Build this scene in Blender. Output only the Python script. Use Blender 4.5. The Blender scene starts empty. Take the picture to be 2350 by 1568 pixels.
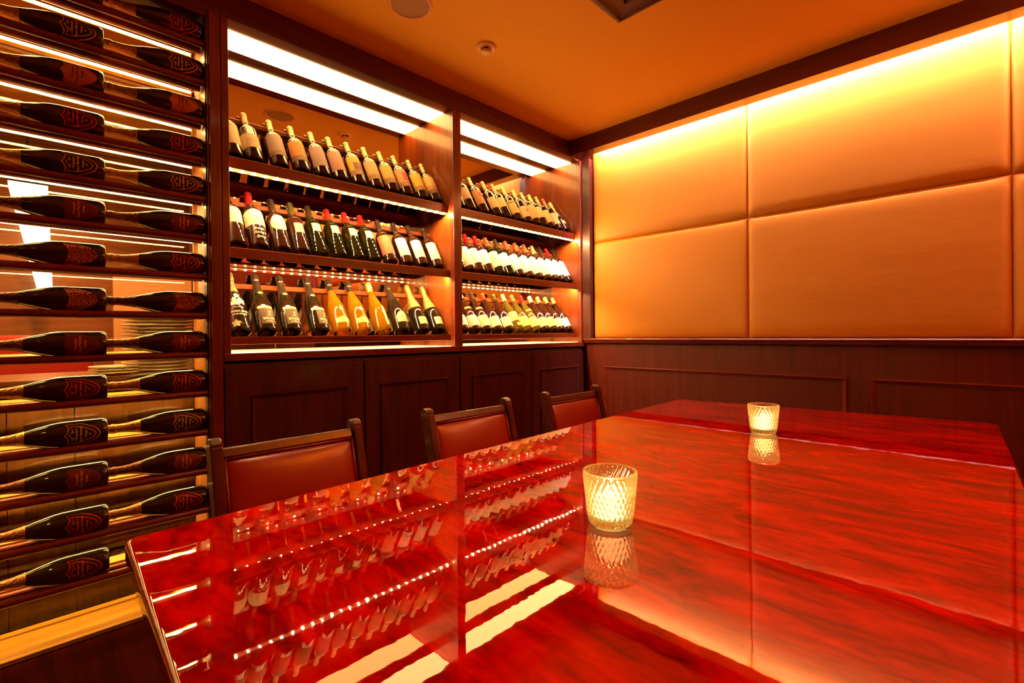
import bpy, math, random
from mathutils import Matrix, Vector, noise

sc = bpy.context.scene
PI = math.pi
# ------------------------------------------------------------------ camera
R = Vector((0.71044823, 0.70367629, -0.01014839))
F = Vector((-0.7037225, 0.71047337, -0.00149214))
U = Vector((0.00616018, 0.00820174, 0.99994739))
cam_d = bpy.data.cameras.new('camera')
cam = bpy.data.objects.new('camera', cam_d)
sc.collection.objects.link(cam)
cam.matrix_world = Matrix(((R.x, U.x, -F.x, 2.33), (R.y, U.y, -F.y, 0.0), (R.z, U.z, -F.z, 1.05), (0, 0, 0, 1)))
cam_d.sensor_width = 36
cam_d.lens = 1120.23 / 2350 * 36
cam_d.shift_y = -17.2 / 2350
cam_d.clip_start = 0.01
sc.camera = cam
# ------------------------------------------------------------------ world, exposure
world = bpy.data.worlds.new('world')
sc.world = world
world.use_nodes = True
world.node_tree.nodes['Background'].inputs[0].default_value = (1, 0.5, 0.2, 1)
world.node_tree.nodes['Background'].inputs[1].default_value = 0.02
sc.view_settings.view_transform = 'Standard'
sc.view_settings.look = 'None'
sc.view_settings.exposure = 0.0
sc.view_settings.gamma = 1.0
sc.view_settings.use_curve_mapping = False
sc.cycles.use_denoising = True
sc.cycles.max_bounces = 10
sc.cycles.glossy_bounces = 5
sc.cycles.transmission_bounces = 8
sc.cycles.transparent_max_bounces = 12
sc.cycles.diffuse_bounces = 4
sc.cycles.sample_clamp_indirect = 6
sc.cycles.caustics_reflective = False
sc.cycles.caustics_refractive = False

# radiance of the lamps, added ones included
E_PANEL = 15.0      # light panels in the cabinet soffits
E_SILL = 6.0       # light panels in the cabinet floors
E_DOT = 2200.0       # led dots under the shelves
E_STRIP = 1.4      # led tape between the dots
E_TUBE = 60.0      # led tubes of the bottle rack
E_COVE = 430.0      # cove tape above the upholstered wall
E_FILL = 7.0       # added round ceiling downlights
E_CANDLE = 260.0
P_SPOT = 25.0       # spots of the added downlights
P_UP = 340.0         # added unseen uplighter for the ceiling
C_PANEL = (1, .60, .19)
C_LED = (1, .64, .24)
C_TUBE = (1, .64, .17)
C_COVE = (1, .78, .74)
C_FILL = (1, .46, .16)


# ------------------------------------------------------------------ materials
def mat(name, col=(.5, .5, .5), rough=.5, metal=0., coat=0., coat_rough=.03, spec=.5, trans=0., ior=1.45, emit=None, es=0.):
    m = bpy.data.materials.new(name)
    m.use_nodes = True
    b = m.node_tree.nodes['Principled BSDF']
    b.inputs['Base Color'].default_value = (*col, 1)
    b.inputs['Roughness'].default_value = rough
    b.inputs['Metallic'].default_value = metal
    b.inputs['Coat Weight'].default_value = coat
    b.inputs['Coat Roughness'].default_value = coat_rough
    b.inputs['Specular IOR Level'].default_value = spec
    b.inputs['Transmission Weight'].default_value = trans
    b.inputs['IOR'].default_value = ior
    if emit:
        b.inputs['Emission Color'].default_value = (*emit, 1)
        b.inputs['Emission Strength'].default_value = es
    return m


def nodes(m):
    nt = m.node_tree
    return nt, nt.nodes['Principled BSDF'], nt.nodes.new, nt.links.new


def ramp(nt, stops):
    r = nt.nodes.new('ShaderNodeValToRGB')
    while len(r.color_ramp.elements) > 1:
        r.color_ramp.elements.remove(r.color_ramp.elements[-1])
    r.color_ramp.elements[0].position = stops[0][0]
    r.color_ramp.elements[0].color = (*stops[0][1], 1)
    for p, c in stops[1:]:
        e = r.color_ramp.elements.new(p)
        e.color = (*c, 1)
    return r


def wood(name, dark, light, scale=(30, 30, 1.6), rough=.35, coat=.35, coat_rough=.12, bump=.02):
    """straight grain; stretch follows the small scale component"""
    m = mat(name, light, rough, coat=coat, coat_rough=coat_rough)
    nt, b, N, L = nodes(m)
    tc = N('ShaderNodeTexCoord')
    mp = N('ShaderNodeMapping')
    mp.inputs['Scale'].default_value = scale
    L(tc.outputs['Object'], mp.inputs[0])
    n1 = N('ShaderNodeTexNoise')
    n1.inputs['Scale'].default_value = 1.0
    n1.inputs['Detail'].default_value = 6
    n1.inputs['Roughness'].default_value = .6
    n1.inputs['Distortion'].default_value = .6
    L(mp.outputs[0], n1.inputs['Vector'])
    r = ramp(nt, [(.3, dark), (.62, light)])
    L(n1.outputs['Fac'], r.inputs[0])
    L(r.outputs[0], b.inputs['Base Color'])
    bp = N('ShaderNodeBump')
    bp.inputs['Strength'].default_value = bump * 5
    bp.inputs['Distance'].default_value = .002
    L(n1.outputs['Fac'], bp.inputs['Height'])
    L(bp.outputs[0], b.inputs['Normal'])
    return m


M = {}
M['wood'] = wood('mahogany_veneer', (.12, .012, .004), (.24, .032, .010))
M['wood_h'] = wood('mahogany_lengthwise', (.12, .012, .004), (.24, .032, .010), scale=(30, 1.6, 30))
M['wood_x'] = wood('mahogany_crosswise', (.12, .012, .004), (.24, .032, .010), scale=(1.6, 30, 30))
M['wood_dark'] = wood('dark_mahogany', (.035, .0035, .0015), (.085, .008, .003), rough=.45, coat=.15)
M['wood_dark_h'] = wood('dark_mahogany_lengthwise', (.055, .006, .003), (.12, .013, .006), scale=(30, 1.6, 30), rough=.4, coat=.25)
M['wood_dark_x'] = wood('dark_mahogany_crosswise', (.055, .006, .003), (.12, .013, .006), scale=(1.6, 30, 30), rough=.4, coat=.25)
M['wood_red'] = wood('wainscot_veneer', (.085, .006, .002), (.14, .012, .004), rough=.45, coat=.12, coat_rough=.2)
M['wood_warm'] = wood('warm_oak_veneer', (.28, .10, .02), (.42, .17, .045), rough=.35, coat=.3)
M['wood_warm_h'] = wood('warm_oak_lengthwise', (.28, .10, .02), (.42, .17, .045), scale=(30, 1.6, 30), rough=.35, coat=.3)
M['wood_inner'] = wood('cabinet_lining_veneer', (.16, .026, .004), (.25, .052, .007), rough=.3, coat=.4)
M['chair_wood'] = wood('chair_frame_lacquer', (.045, .0035, .0012), (.10, .008, .0025), scale=(30, 30, 3), rough=.3, coat=.35, coat_rough=.08)
M['wood_gold'] = wood('golden_sill_veneer', (.34, .14, .016), (.56, .28, .03), scale=(30, 1.6, 30), rough=.35, coat=.3)
M['ceiling'] = mat('warm_ceiling_paint', (.88, .35, .035), .8, spec=.1)
M['black'] = mat('matt_black', (.01, .006, .004), .5)
M['floor_wood'] = wood('dark_floor_boards', (.012, .0016, .0008), (.028, .003, .0015), scale=(1.5, 24, 24), rough=.6, coat=0)
M['floor_wood'].node_tree.nodes['Principled BSDF'].inputs['Specular IOR Level'].default_value = .0
M['mirror'] = mat('silvered_mirror', (.82, .66, .52), .0, metal=1.0)
M['steel'] = mat('satin_metal', (.6, .45, .3), .25, metal=1.0)
M['brass'] = mat('lit_brass_channel', (.85, .52, .12), .4)

# upholstery
m = M['vinyl'] = mat('cream_upholstery', (.60, .21, .013), .52, spec=.35)
nt, b, N, L = nodes(m)
tc = N('ShaderNodeTexCoord')
n1 = N('ShaderNodeTexNoise'); n1.inputs['Scale'].default_value = 55; n1.inputs['Detail'].default_value = 8
n2 = N('ShaderNodeTexNoise'); n2.inputs['Scale'].default_value = 4; n2.inputs['Detail'].default_value = 3
mp = N('ShaderNodeMapping'); mp.inputs['Scale'].default_value = (.35, 1, 1.3)
L(tc.outputs['Object'], mp.inputs[0]); L(mp.outputs[0], n1.inputs['Vector']); L(mp.outputs[0], n2.inputs['Vector'])
ad = N('ShaderNodeMath'); ad.operation = 'MULTIPLY_ADD'; ad.inputs[1].default_value = 5.0
L(n2.outputs['Fac'], ad.inputs[0]); L(n1.outputs['Fac'], ad.inputs[2])
bp = N('ShaderNodeBump'); bp.inputs['Strength'].default_value = .14; bp.inputs['Distance'].default_value = .003
L(ad.outputs[0], bp.inputs['Height']); L(bp.outputs[0], b.inputs['Normal'])

# chair leather
m = M['leather'] = mat('oxblood_leather', (.30, .012, .004), .28, spec=.7, coat=.5, coat_rough=.18)
nt, b, N, L = nodes(m)
tc = N('ShaderNodeTexCoord')
n1 = N('ShaderNodeTexNoise'); n1.inputs['Scale'].default_value = 260; n1.inputs['Detail'].default_value = 4
L(tc.outputs['Object'], n1.inputs['Vector'])
bp = N('ShaderNodeBump'); bp.inputs['Strength'].default_value = .12; bp.inputs['Distance'].default_value = .001
L(n1.outputs['Fac'], bp.inputs['Height']); L(bp.outputs[0], b.inputs['Normal'])

# lacquered burl table top
m = M['burl'] = mat('red_burl_lacquer', (.5, .01, .004), .6, coat=1.0, coat_rough=.012, spec=.0)
nt, b, N, L = nodes(m)
b.inputs['Coat IOR'].default_value = 1.5
tc = N('ShaderNodeTexCoord')
mp = N('ShaderNodeMapping'); mp.inputs['Scale'].default_value = (1.5, 4.2, 1)
L(tc.outputs['Object'], mp.inputs[0])
n1 = N('ShaderNodeTexNoise'); n1.inputs['Scale'].default_value = 4.2; n1.inputs['Detail'].default_value = 8; n1.inputs['Roughness'].default_value = .62; n1.inputs['Distortion'].default_value = 1.6
L(mp.outputs[0], n1.inputs['Vector'])
n2 = N('ShaderNodeTexNoise'); n2.inputs['Scale'].default_value = 1.3; n2.inputs['Detail'].default_value = 3; n2.inputs['Distortion'].default_value = 3
L(mp.outputs[0], n2.inputs['Vector'])
wv = N('ShaderNodeTexWave'); wv.wave_type = 'BANDS'; wv.bands_direction = 'Y'
wv.inputs['Scale'].default_value = 7; wv.inputs['Distortion'].default_value = 16; wv.inputs['Detail'].default_value = 4; wv.inputs['Detail Scale'].default_value = .9
mp2 = N('ShaderNodeMapping'); mp2.inputs['Scale'].default_value = (1.2, 1.6, 1)
L(tc.outputs['Object'], mp2.inputs[0]); L(mp2.outputs[0], wv.inputs['Vector'])
r1 = ramp(nt, [(.25, (.16, .0004, .0001)), (.5, (.50, .0012, .0003)), (.75, (.76, .005, .0006))])
L(n1.outputs['Fac'], r1.inputs[0])
r2 = ramp(nt, [(.3, (.42, .35, .35)), (.62, (1, 1, 1))])
L(n2.outputs['Fac'], r2.inputs[0])
mx = N('ShaderNodeMix'); mx.data_type = 'RGBA'; mx.blend_type = 'MULTIPLY'; mx.inputs[0].default_value = 1
L(r1.outputs[0], mx.inputs[6]); L(r2.outputs[0], mx.inputs[7])
r3 = ramp(nt, [(.0, (.86, .8, .8)), (.5, (1, 1, 1)), (1, (1, 1, 1))])
L(wv.outputs['Color'], r3.inputs[0])
mx2 = N('ShaderNodeMix'); mx2.data_type = 'RGBA'; mx2.blend_type = 'MULTIPLY'; mx2.inputs[0].default_value = 1
L(mx.outputs[2], mx2.inputs[6]); L(r3.outputs[0], mx2.inputs[7])
L(mx2.outputs[2], b.inputs['Base Color'])
n4 = N('ShaderNodeTexNoise'); n4.inputs['Scale'].default_value = 26; n4.inputs['Detail'].default_value = 2
L(tc.outputs['Object'], n4.inputs['Vector'])
bp = N('ShaderNodeBump'); bp.inputs['Strength'].default_value = .05; bp.inputs['Distance'].default_value = .0012
L(n4.outputs['Fac'], bp.inputs['Height']); L(bp.outputs[0], b.inputs['Coat Normal'])


def emitter(name, col, s):
    m = bpy.data.materials.new(name)
    m.use_nodes = True
    nt = m.node_tree
    nt.nodes.clear()
    e = nt.nodes.new('ShaderNodeEmission')
    e.inputs[0].default_value = (*col, 1)
    e.inputs[1].default_value = s
    o = nt.nodes.new('ShaderNodeOutputMaterial')
    nt.links.new(e.outputs[0], o.inputs[0])
    return m


M['panel_light'] = emitter('soffit_light_diffuser', C_PANEL, E_PANEL)
M['sill_light'] = emitter('sill_light_diffuser', C_PANEL, E_SILL)
M['dot_light'] = emitter('led_dot', C_LED, E_DOT)
M['tape_light'] = emitter('led_tape', C_LED, E_STRIP)
M['tube_light'] = emitter('led_tube', C_TUBE, E_TUBE)
M['cove_light'] = emitter('cove_tape', C_COVE, E_COVE)
M['fill_light'] = emitter('fill_diffuser', C_FILL, E_FILL)
M['lantern_light'] = emitter('lantern_shade_glow', (1, .62, .25), 8)
M['candle_light'] = emitter('tealight_flame', (1, .66, .28), E_CANDLE)


def pane_glass(name, tint=(1, .96, .9)):
    m = bpy.data.materials.new(name)
    m.use_nodes = True
    nt = m.node_tree
    nt.nodes.clear()
    t = nt.nodes.new('ShaderNodeBsdfTransparent'); t.inputs[0].default_value = (*tint, 1)
    g = nt.nodes.new('ShaderNodeBsdfGlossy'); g.inputs['Roughness'].default_value = 0.0
    f = nt.nodes.new('ShaderNodeFresnel'); f.inputs[0].default_value = 1.7
    x = nt.nodes.new('ShaderNodeMixShader')
    o = nt.nodes.new('ShaderNodeOutputMaterial')
    nt.links.new(f.outputs[0], x.inputs[0]); nt.links.new(t.outputs[0], x.inputs[1]); nt.links.new(g.outputs[0], x.inputs[2])
    nt.links.new(x.outputs[0], o.inputs[0])
    return m


M['pane'] = pane_glass('window_glass')
# bottle glass kinds
M['g_black'] = mat('dark_bottle_glass', (.012, .008, .003), .06, spec=.8, coat=.4)
M['g_brown'] = mat('brown_bottle_glass', (.035, .009, .004), .07, spec=.8, coat=.4)


def tinted(name, col, body):
    """coloured glass full of wine: passes diffused light and reflects sharply"""
    m = bpy.data.materials.new(name)
    m.use_nodes = True
    nt = m.node_tree
    nt.nodes.clear()
    gl = nt.nodes.new('ShaderNodeBsdfGlass'); gl.inputs[0].default_value = (*col, 1); gl.inputs['Roughness'].default_value = .05; gl.inputs['IOR'].default_value = 1.35
    tr = nt.nodes.new('ShaderNodeBsdfTranslucent'); tr.inputs[0].default_value = (*body, 1)
    di = nt.nodes.new('ShaderNodeBsdfDiffuse'); di.inputs[0].default_value = (*body, 1)
    gs = nt.nodes.new('ShaderNodeBsdfGlossy'); gs.inputs['Roughness'].default_value = .04
    fr = nt.nodes.new('ShaderNodeFresnel'); fr.inputs[0].default_value = 1.5
    a = nt.nodes.new('ShaderNodeMixShader'); a.inputs[0].default_value = .35
    b = nt.nodes.new('ShaderNodeMixShader'); b.inputs[0].default_value = .42
    c = nt.nodes.new('ShaderNodeMixShader')
    o = nt.nodes.new('ShaderNodeOutputMaterial')
    L = nt.links.new
    L(tr.outputs[0], a.inputs[1]); L(di.outputs[0], a.inputs[2])
    L(gl.outputs[0], b.inputs[1]); L(a.outputs[0], b.inputs[2])
    L(fr.outputs[0], c.inputs[0]); L(b.outputs[0], c.inputs[1]); L(gs.outputs[0], c.inputs[2])
    L(c.outputs[0], o.inputs[0])
    return m


M['g_green'] = tinted('green_bottle_glass', (.35, .30, .05), (.05, .045, .006))
M['g_amber'] = tinted('amber_bottle_glass', (1, .62, .09), (1, .46, .012))
M['g_pale'] = tinted('pale_green_glass', (.85, .7, .2), (.5, .33, .05))


def paper(name, col, rough=.6, metal=0):
    return mat(name, col, rough, metal=metal, spec=.3)


LAB = {}


def lab(c, metal=0, rough=.6):
    k = (c, metal, rough)
    if k not in LAB:
        LAB[k] = paper('label_print', c, rough, metal)
    return LAB[k]


CREAM = (.84, .66, .36)
WHITE = (.88, .80, .60)
TAN = (.62, .36, .17)
PINK = (.62, .33, .24)
LILAC = (.52, .32, .30)
ORNG = (.85, .33, .06)
YELL = (.85, .55, .08)
BLK = (.02, .01, .008)
REDC = (.55, .015, .01)
GOLD = (.80, .45, .12)

# jewelled label
m = M['jewel'] = mat('jewelled_label', (.6, .16, .05), .25, metal=.7)
nt, b, N, L = nodes(m)
tc = N('ShaderNodeTexCoord')
v = N('ShaderNodeTexVoronoi'); v.inputs['Scale'].default_value = 230
L(tc.outputs['Object'], v.inputs['Vector'])
r = ramp(nt, [(0, (.95, .5, .2)), (.4, (.62, .14, .04)), (.8, (.25, .04, .01))])
L(v.outputs['Distance'], r.inputs[0]); L(r.outputs[0], b.inputs['Base Color'])
bp = N('ShaderNodeBump'); bp.inputs['Strength'].default_value = 1; bp.inputs['Distance'].default_value = .004
L(v.outputs['Distance'], bp.inputs['Height']); L(bp.outputs[0], b.inputs['Normal'])


# candle glass
def candle_glass():
    m = bpy.data.materials.new('ribbed_candle_glass')
    m.use_nodes = True
    nt = m.node_tree
    nt.nodes.clear()
    L = nt.links.new
    g = nt.nodes.new('ShaderNodeBsdfGlass'); g.inputs[0].default_value = (1, .93, .72, 1); g.inputs['Roughness'].default_value = .01; g.inputs['IOR'].default_value = 1.5
    t = nt.nodes.new('ShaderNodeBsdfTranslucent'); t.inputs[0].default_value = (1, .86, .5, 1)
    x = nt.nodes.new('ShaderNodeMixShader')
    x.inputs[0].default_value = .16
    o = nt.nodes.new('ShaderNodeOutputMaterial')
    L(g.outputs[0], x.inputs[1]); L(t.outputs[0], x.inputs[2]); L(x.outputs[0], o.inputs[0])
    return m


M['candle_glass'] = candle_glass()
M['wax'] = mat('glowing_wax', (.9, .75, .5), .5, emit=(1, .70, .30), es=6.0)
M['alu'] = mat('tealight_cup', (.8, .7, .55), .3, metal=1)
M['plate'] = mat('white_porcelain', (.95, .84, .55), .3)
M['cloth_red'] = mat('red_booth_leather', (.45, .015, .008), .35)


# ------------------------------------------------------------------ mesh helpers
class MB:
    def __init__(s):
        s.v = []
        s.f = []

    def add(s, vs, fs):
        k = len(s.v)
        s.v += [tuple(p) for p in vs]
        s.f += [tuple(i + k for i in f) for f in fs]
        return s

    def box(s, x0, x1, y0, y1, z0, z1):
        vs = [(x, y, z) for x in (x0, x1) for y in (y0, y1) for z in (z0, z1)]
        return s.add(vs, [(0, 1, 3, 2), (4, 6, 7, 5), (0, 4, 5, 1), (2, 3, 7, 6), (0, 2, 6, 4), (1, 5, 7, 3)])

    def prism(s, poly, axis, a, b):
        """extrude a 2-D polygon along an axis: poly gives the two other coordinates in xyz order"""
        n = len(poly)
        def P(p, t):
            q = list(p)
            q.insert(axis, t)
            return tuple(q)
        vs = [P(p, a) for p in poly] + [P(p, b) for p in poly]
        fs = [tuple(range(n - 1, -1, -1)), tuple(range(n, 2 * n))]
        fs += [(i, (i + 1) % n, n + (i + 1) % n, n + i) for i in range(n)]
        return s.add(vs, fs)

    def lathe(s, prof, n=28, c=(0, 0, 0)):
        rings = []
        vs = []
        for (r, z) in prof:
            if r < 1e-6:
                rings.append([len(vs)])
                vs.append((c[0], c[1], c[2] + z))
            else:
                rings.append(list(range(len(vs), len(vs) + n)))
                vs += [(c[0] + r * math.cos(2 * PI * k / n), c[1] + r * math.sin(2 * PI * k / n), c[2] + z) for k in range(n)]
        fs = []
        for a, b_ in zip(rings, rings[1:]):
            for k in range(n):
                k2 = (k + 1) % n
                if len(a) == 1 and len(b_) == 1:
                    continue
                if len(a) == 1:
                    fs.append((a[0], b_[k2], b_[k]))
                elif len(b_) == 1:
                    fs.append((a[k], a[k2], b_[0]))
                else:
                    fs.append((a[k], a[k2], b_[k2], b_[k]))
        return s.add(vs, fs)

    def cyl(s, p, q, r, n=12):
        p, q = Vector(p), Vector(q)
        d = (q - p).normalized()
        a = d.orthogonal().normalized()
        b_ = d.cross(a)
        vs = []
        for c in (p, q):
            vs += [c + a * (r * math.cos(2 * PI * k / n)) + b_ * (r * math.sin(2 * PI * k / n)) for k in range(n)]
        fs = [(k, (k + 1) % n, n + (k + 1) % n, n + k) for k in range(n)]
        fs += [tuple(range(n - 1, -1, -1)), tuple(range(n, 2 * n))]
        return s.add(vs, fs)

    def build(s, name, material, parent=None, smooth=False, bevel=0, seg=2, loc=None, auto=None):
        me = bpy.data.meshes.new(name)
        me.from_pydata(s.v, [], s.f)
        me.materials.append(material)
        o = bpy.data.objects.new(name, me)
        sc.collection.objects.link(o)
        if parent is not None:
            o.parent = parent
        if loc:
            o.location = loc
        if smooth:
            me.polygons.foreach_set('use_smooth', [True] * len(me.polygons))
        if auto:
            me.polygons.foreach_set('use_smooth', [True] * len(me.polygons))
            me.set_sharp_from_angle(angle=auto)
        if bevel:
            bm = o.modifiers.new('bevel', 'BEVEL')
            bm.width = bevel
            bm.segments = seg
            bm.limit_method = 'ANGLE'
        return o


def tag(o, label=None, cat=None, group=None, kind=None):
    if label:
        o['label'] = label
    if cat:
        o['category'] = cat
    if group:
        o['group'] = group
    if kind:
        o['kind'] = kind
    return o


def empty(name, loc=(0, 0, 0), label=None, cat=None, group=None, rz=0):
    o = bpy.data.objects.new(name, None)
    o.empty_display_size = .05
    sc.collection.objects.link(o)
    o.location = loc
    o.rotation_euler = (0, 0, rz)
    return tag(o, label, cat, group)


def struct(name, mb, material, **k):
    return tag(mb.build(name, material, **k), kind='structure')


def text_mesh(s, size, center=True, weight=0.0, font_shear=0.0):
    c = bpy.data.curves.new('tmp_text', 'FONT')
    c.body = s
    c.size = size
    c.align_x = 'CENTER'
    c.resolution_u = 2
    c.offset = weight
    c.shear = font_shear
    o = bpy.data.objects.new('tmp_text', c)
    me = o.to_mesh()
    vs = [tuple(v.co) for v in me.vertices]
    fs = [tuple(p.vertices) for p in me.polygons]
    o.to_mesh_clear()
    bpy.data.objects.remove(o)
    bpy.data.curves.remove(c)
    return vs, fs


TXT = {}


def bend_text(lines, rad, d=.0009, u0=0.0):
    """lines: (text, size, z, shear, weight): letters wrapped round a cylinder about local z, facing +x"""
    b = MB()
    for (s, size, z, sh, w) in lines:
        k = (s, size, sh, w)
        if k not in TXT:
            TXT[k] = text_mesh(s, size, weight=w, font_shear=sh)
        vs, fs = TXT[k]
        b.add([((rad + d) * math.cos((u + u0) / rad), (rad + d) * math.sin((u + u0) / rad), z + v_) for (u, v_, _) in vs], fs)
    return b


def patch(prof_r, z0, z1, half, d=.0006, top=None, bot=None, nx=18, nz=5, u0=0.0):
    """label sheet bent round the bottle; top/bot shift the edges as functions of t in -1..1"""
    b = MB()
    vs = []
    for i in range(nx + 1):
        t = -1 + 2 * i / nx
        a = u0 + t * half
        zt = z1 + (top(t) if top else 0)
        zb = z0 + (bot(t) if bot else 0)
        for j in range(nz + 1):
            z = zb + (zt - zb) * j / nz
            r = prof_r(z) + d
            vs.append((r * math.cos(a), r * math.sin(a), z))
    fs = []
    for i in range(nx):
        for j in range(nz):
            k = i * (nz + 1) + j
            fs.append((k, k + nz + 1, k + nz + 2, k + 1))
    return b.add(vs, fs)


def prof_fn(prof):
    pts = prof

    def f(z):
        for (r0, z0), (r1, z1) in zip(pts, pts[1:]):
            if z0 <= z <= z1 and z1 > z0:
                return r0 + (r1 - r0) * (z - z0) / (z1 - z0)
        return pts[-1][0]
    return f


def smoothprof(pts, n=4):
    """Catmull-Rom through the profile"""
    out = []
    P = [pts[0]] + pts + [pts[-1]]
    for i in range(1, len(P) - 2):
        p0, p1, p2, p3 = P[i - 1:i + 3]
        for k in range(n):
            t = k / n
            q = [.5 * (2 * p1[a] + (p2[a] - p0[a]) * t + (2 * p0[a] - 5 * p1[a] + 4 * p2[a] - p3[a]) * t * t + (3 * p1[a] - p0[a] - 3 * p2[a] + p3[a]) * t ** 3) for a in (0, 1)]
            out.append((max(q[0], 0), q[1]))
    out.append(pts[-1])
    return out


# outer side of each kind of bottle, from the foot ring upwards
CHAMP_S = smoothprof([(.0465, .008), (.0475, .02), (.0475, .07), (.0472, .115), (.0455, .14), (.041, .165), (.0335, .195), (.0255, .222), (.0195, .248), (.0165, .272), (.0152, .295)])
BORD_S = smoothprof([(.0405, .007), (.0415, .015), (.0415, .10), (.0415, .185), (.0395, .202), (.0320, .218), (.0225, .231), (.0170, .243), (.0150, .262), (.0143, .300)])
BURG_S = smoothprof([(.0445, .007), (.0455, .018), (.0455, .09), (.0450, .125), (.0415, .15), (.0345, .178), (.0265, .204), (.0200, .23), (.0165, .256), (.0148, .30)])
KINDS = {'champ': (CHAMP_S, .0475, .312), 'bord': (BORD_S, .0415, .322), 'burg': (BURG_S, .0455, .318)}


def bottle_body(kind):
    side, r, H = KINDS[kind]
    base = [(0, .030), (.012, .027), (.022, .018), (.030, .006), (.035, .001), (r - .007, .0), (r - .003, .002)]
    if kind == 'champ':
        top = [(.0150, .297), (.0172, .298), (.0172, .306), (.0150, .307), (.0148, H), (0, H)]
    else:
        top = [(.0143, H - .016), (.0158, H - .015), (.0158, H - .004), (.0145, H), (0, H)]
    return base + side + top


def cap_profile(kind, z0, d=.0007, long=False):
    side, r, H = KINDS[kind]
    pr = [(a + d, z) for a, z in side if z >= z0]
    f = prof_fn(side)
    pr = [(f(z0), z0), (f(z0) + d, z0)] + pr
    if kind == 'champ':
        pr += [(.0178, .297), (.0182, .307), (.0165, .311), (.0175, .322), (.0172, .330), (.0150, .336), (0, .338)]
    else:
        pr += [(.0150, H - .017), (.0165, H - .015), (.0166, H - .004), (.0155, H + .001), (0, H + .0015)]
    return pr


BODY_ME = {}


def lathe_mesh(key, prof, material, n=28, name='bottle_body'):
    if key not in BODY_ME:
        b = MB().lathe(prof, n)
        me = bpy.data.meshes.new(name)
        me.from_pydata(b.v, [], b.f)
        me.materials.append(material)
        me.polygons.foreach_set('use_smooth', [True] * len(me.polygons))
        me.set_sharp_from_angle(angle=math.radians(50))
        BODY_ME[key] = me
    return BODY_ME[key]


def link_mesh(name, me, parent):
    o = bpy.data.objects.new(name, me)
    sc.collection.objects.link(o)
    o.parent = parent
    return o


def foil_mat(col, metal=.6, rough=.3):
    k = ('foil', col, metal)
    if k not in LAB:
        mm = mat('foil_capsule', col, rough, metal=metal)
        nt, b, N, L = nodes(mm)
        n1 = N('ShaderNodeTexNoise'); n1.inputs['Scale'].default_value = 140; n1.inputs['Detail'].default_value = 3
        tc = N('ShaderNodeTexCoord'); L(tc.outputs['Object'], n1.inputs['Vector'])
        bp = N('ShaderNodeBump'); bp.inputs['Strength'].default_value = .9 if metal > .5 else .1; bp.inputs['Distance'].default_value = .006
        L(n1.outputs['Fac'], bp.inputs['Height']); L(bp.outputs[0], b.inputs['Normal'])
        LAB[k] = mm
    return LAB[k]


# ================================================================== THE ROOM
FZ = -.035
CZ = 2.53
X0, X1, Y0, Y1 = 0.0, 4.4, -1.9, 3.2
struct('floor', MB().box(-2.7, X1, Y0, 3.3, FZ - .05, FZ), M['floor_wood'])
cz = MB()
cz.box(-2.7, X1, Y0, 3.3, CZ, CZ + .05)
struct('ceiling', cz, M['ceiling'])
struct('wall_right', MB().box(X1, X1 + .05, Y0, 3.3, FZ, CZ), M['wood_red'])
struct('wall_front', MB().box(-2.7, X1 + .05, Y0 - .05, Y0, FZ, CZ), M['wood_red'])
# wall behind the wainscot and the upholstery
struct('wall_back', MB().box(-.35, X1, 3.2155, 3.3, FZ, CZ), M['wood_red'])
struct('wall_left', MB().box(-.05, 0.0, Y0, -.95, FZ, CZ).box(-.36, -.335, .62, 3.205, FZ, CZ), M['wood_dark'])
# fascia beams under the ceiling
struct('trim_1', MB().box(-.02, 0.0, -.95, 3.04, 2.413, CZ), M['wood_dark_h'])
struct('trim_2', MB().box(0.0, X1, 3.008, 3.028, 2.415, CZ).box(0, X1, 3.028, 3.105, 2.415, 2.43), M['wood_dark_x'])
# post in the corner
struct('trim_3', MB().box(0.0, .078, 3.150, 3.215, 1.0, 2.413), M['wood_dark'], bevel=.002)
# chair rail
rail = [(3.215, .962), (3.168, .966), (3.160, .974), (3.158, .985), (3.150, .990), (3.148, .997), (3.153, 1.003), (3.215, 1.003)]
struct('trim_4', MB().prism(rail, 0, .0, X1), M['wood_x'], auto=math.radians(40))
# wainscot boards
struct('trim_5', MB().box(.0, X1, 3.188, 3.2155, FZ, .965), M['wood_red'])


def frame_moulding(mb, a0, a1, z0, z1, plane, axis, w=.022, d=.012, sgn=-1):
    """picture frame moulding on a wall; axis 0: along x on plane y, axis 1: along y on plane x"""
    def seg(p, q, inner):
        # section: ridge near the outer edge, sloping inwards
        prof = [(0, 0), (.2, d), (.45, d * .8), (.7, d * .45), (1, .2 * d), (1, 0)]
        vs = []
        for (A, ins) in ((p, 1), (q, 1)):
            pass
        n = len(prof)
        for end in (0, 1):
            for (t, h) in prof:
                off = t * w
                if inner == 'top':
                    a = (p + off) if end == 0 else (q - off)
                    z = z1 - off
                elif inner == 'bottom':
                    a = (p + off) if end == 0 else (q - off)
                    z = z0 + off
                elif inner == 'left':
                    a = a0 + off
                    z = (z0 + off) if end == 0 else (z1 - off)
                else:
                    a = a1 - off
                    z = (z0 + off) if end == 0 else (z1 - off)
                hh = plane + sgn * h
                vs.append((a, hh, z) if axis == 0 else (hh, a, z))
        fs = [(i, i + 1, n + i + 1, n + i) for i in range(n - 1)]
        mb.add(vs, fs)
    seg(a0, a1, 'top'); seg(a0, a1, 'bottom'); seg(a0, a1, 'left'); seg(a0, a1, 'right')


for i, (a, b_) in enumerate(((.172, 1.751), (1.856, 3.43))):
    mb = MB()
    frame_moulding(mb, a, b_, .12, .789, 3.188, 0)
    struct('trim_%d' % (6 + i), mb, M['wood_x'])
struct('baseboard_back', MB().box(0, X1, 3.170, 3.189, FZ, .07), M['wood_dark_x'], bevel=.003)

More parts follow.
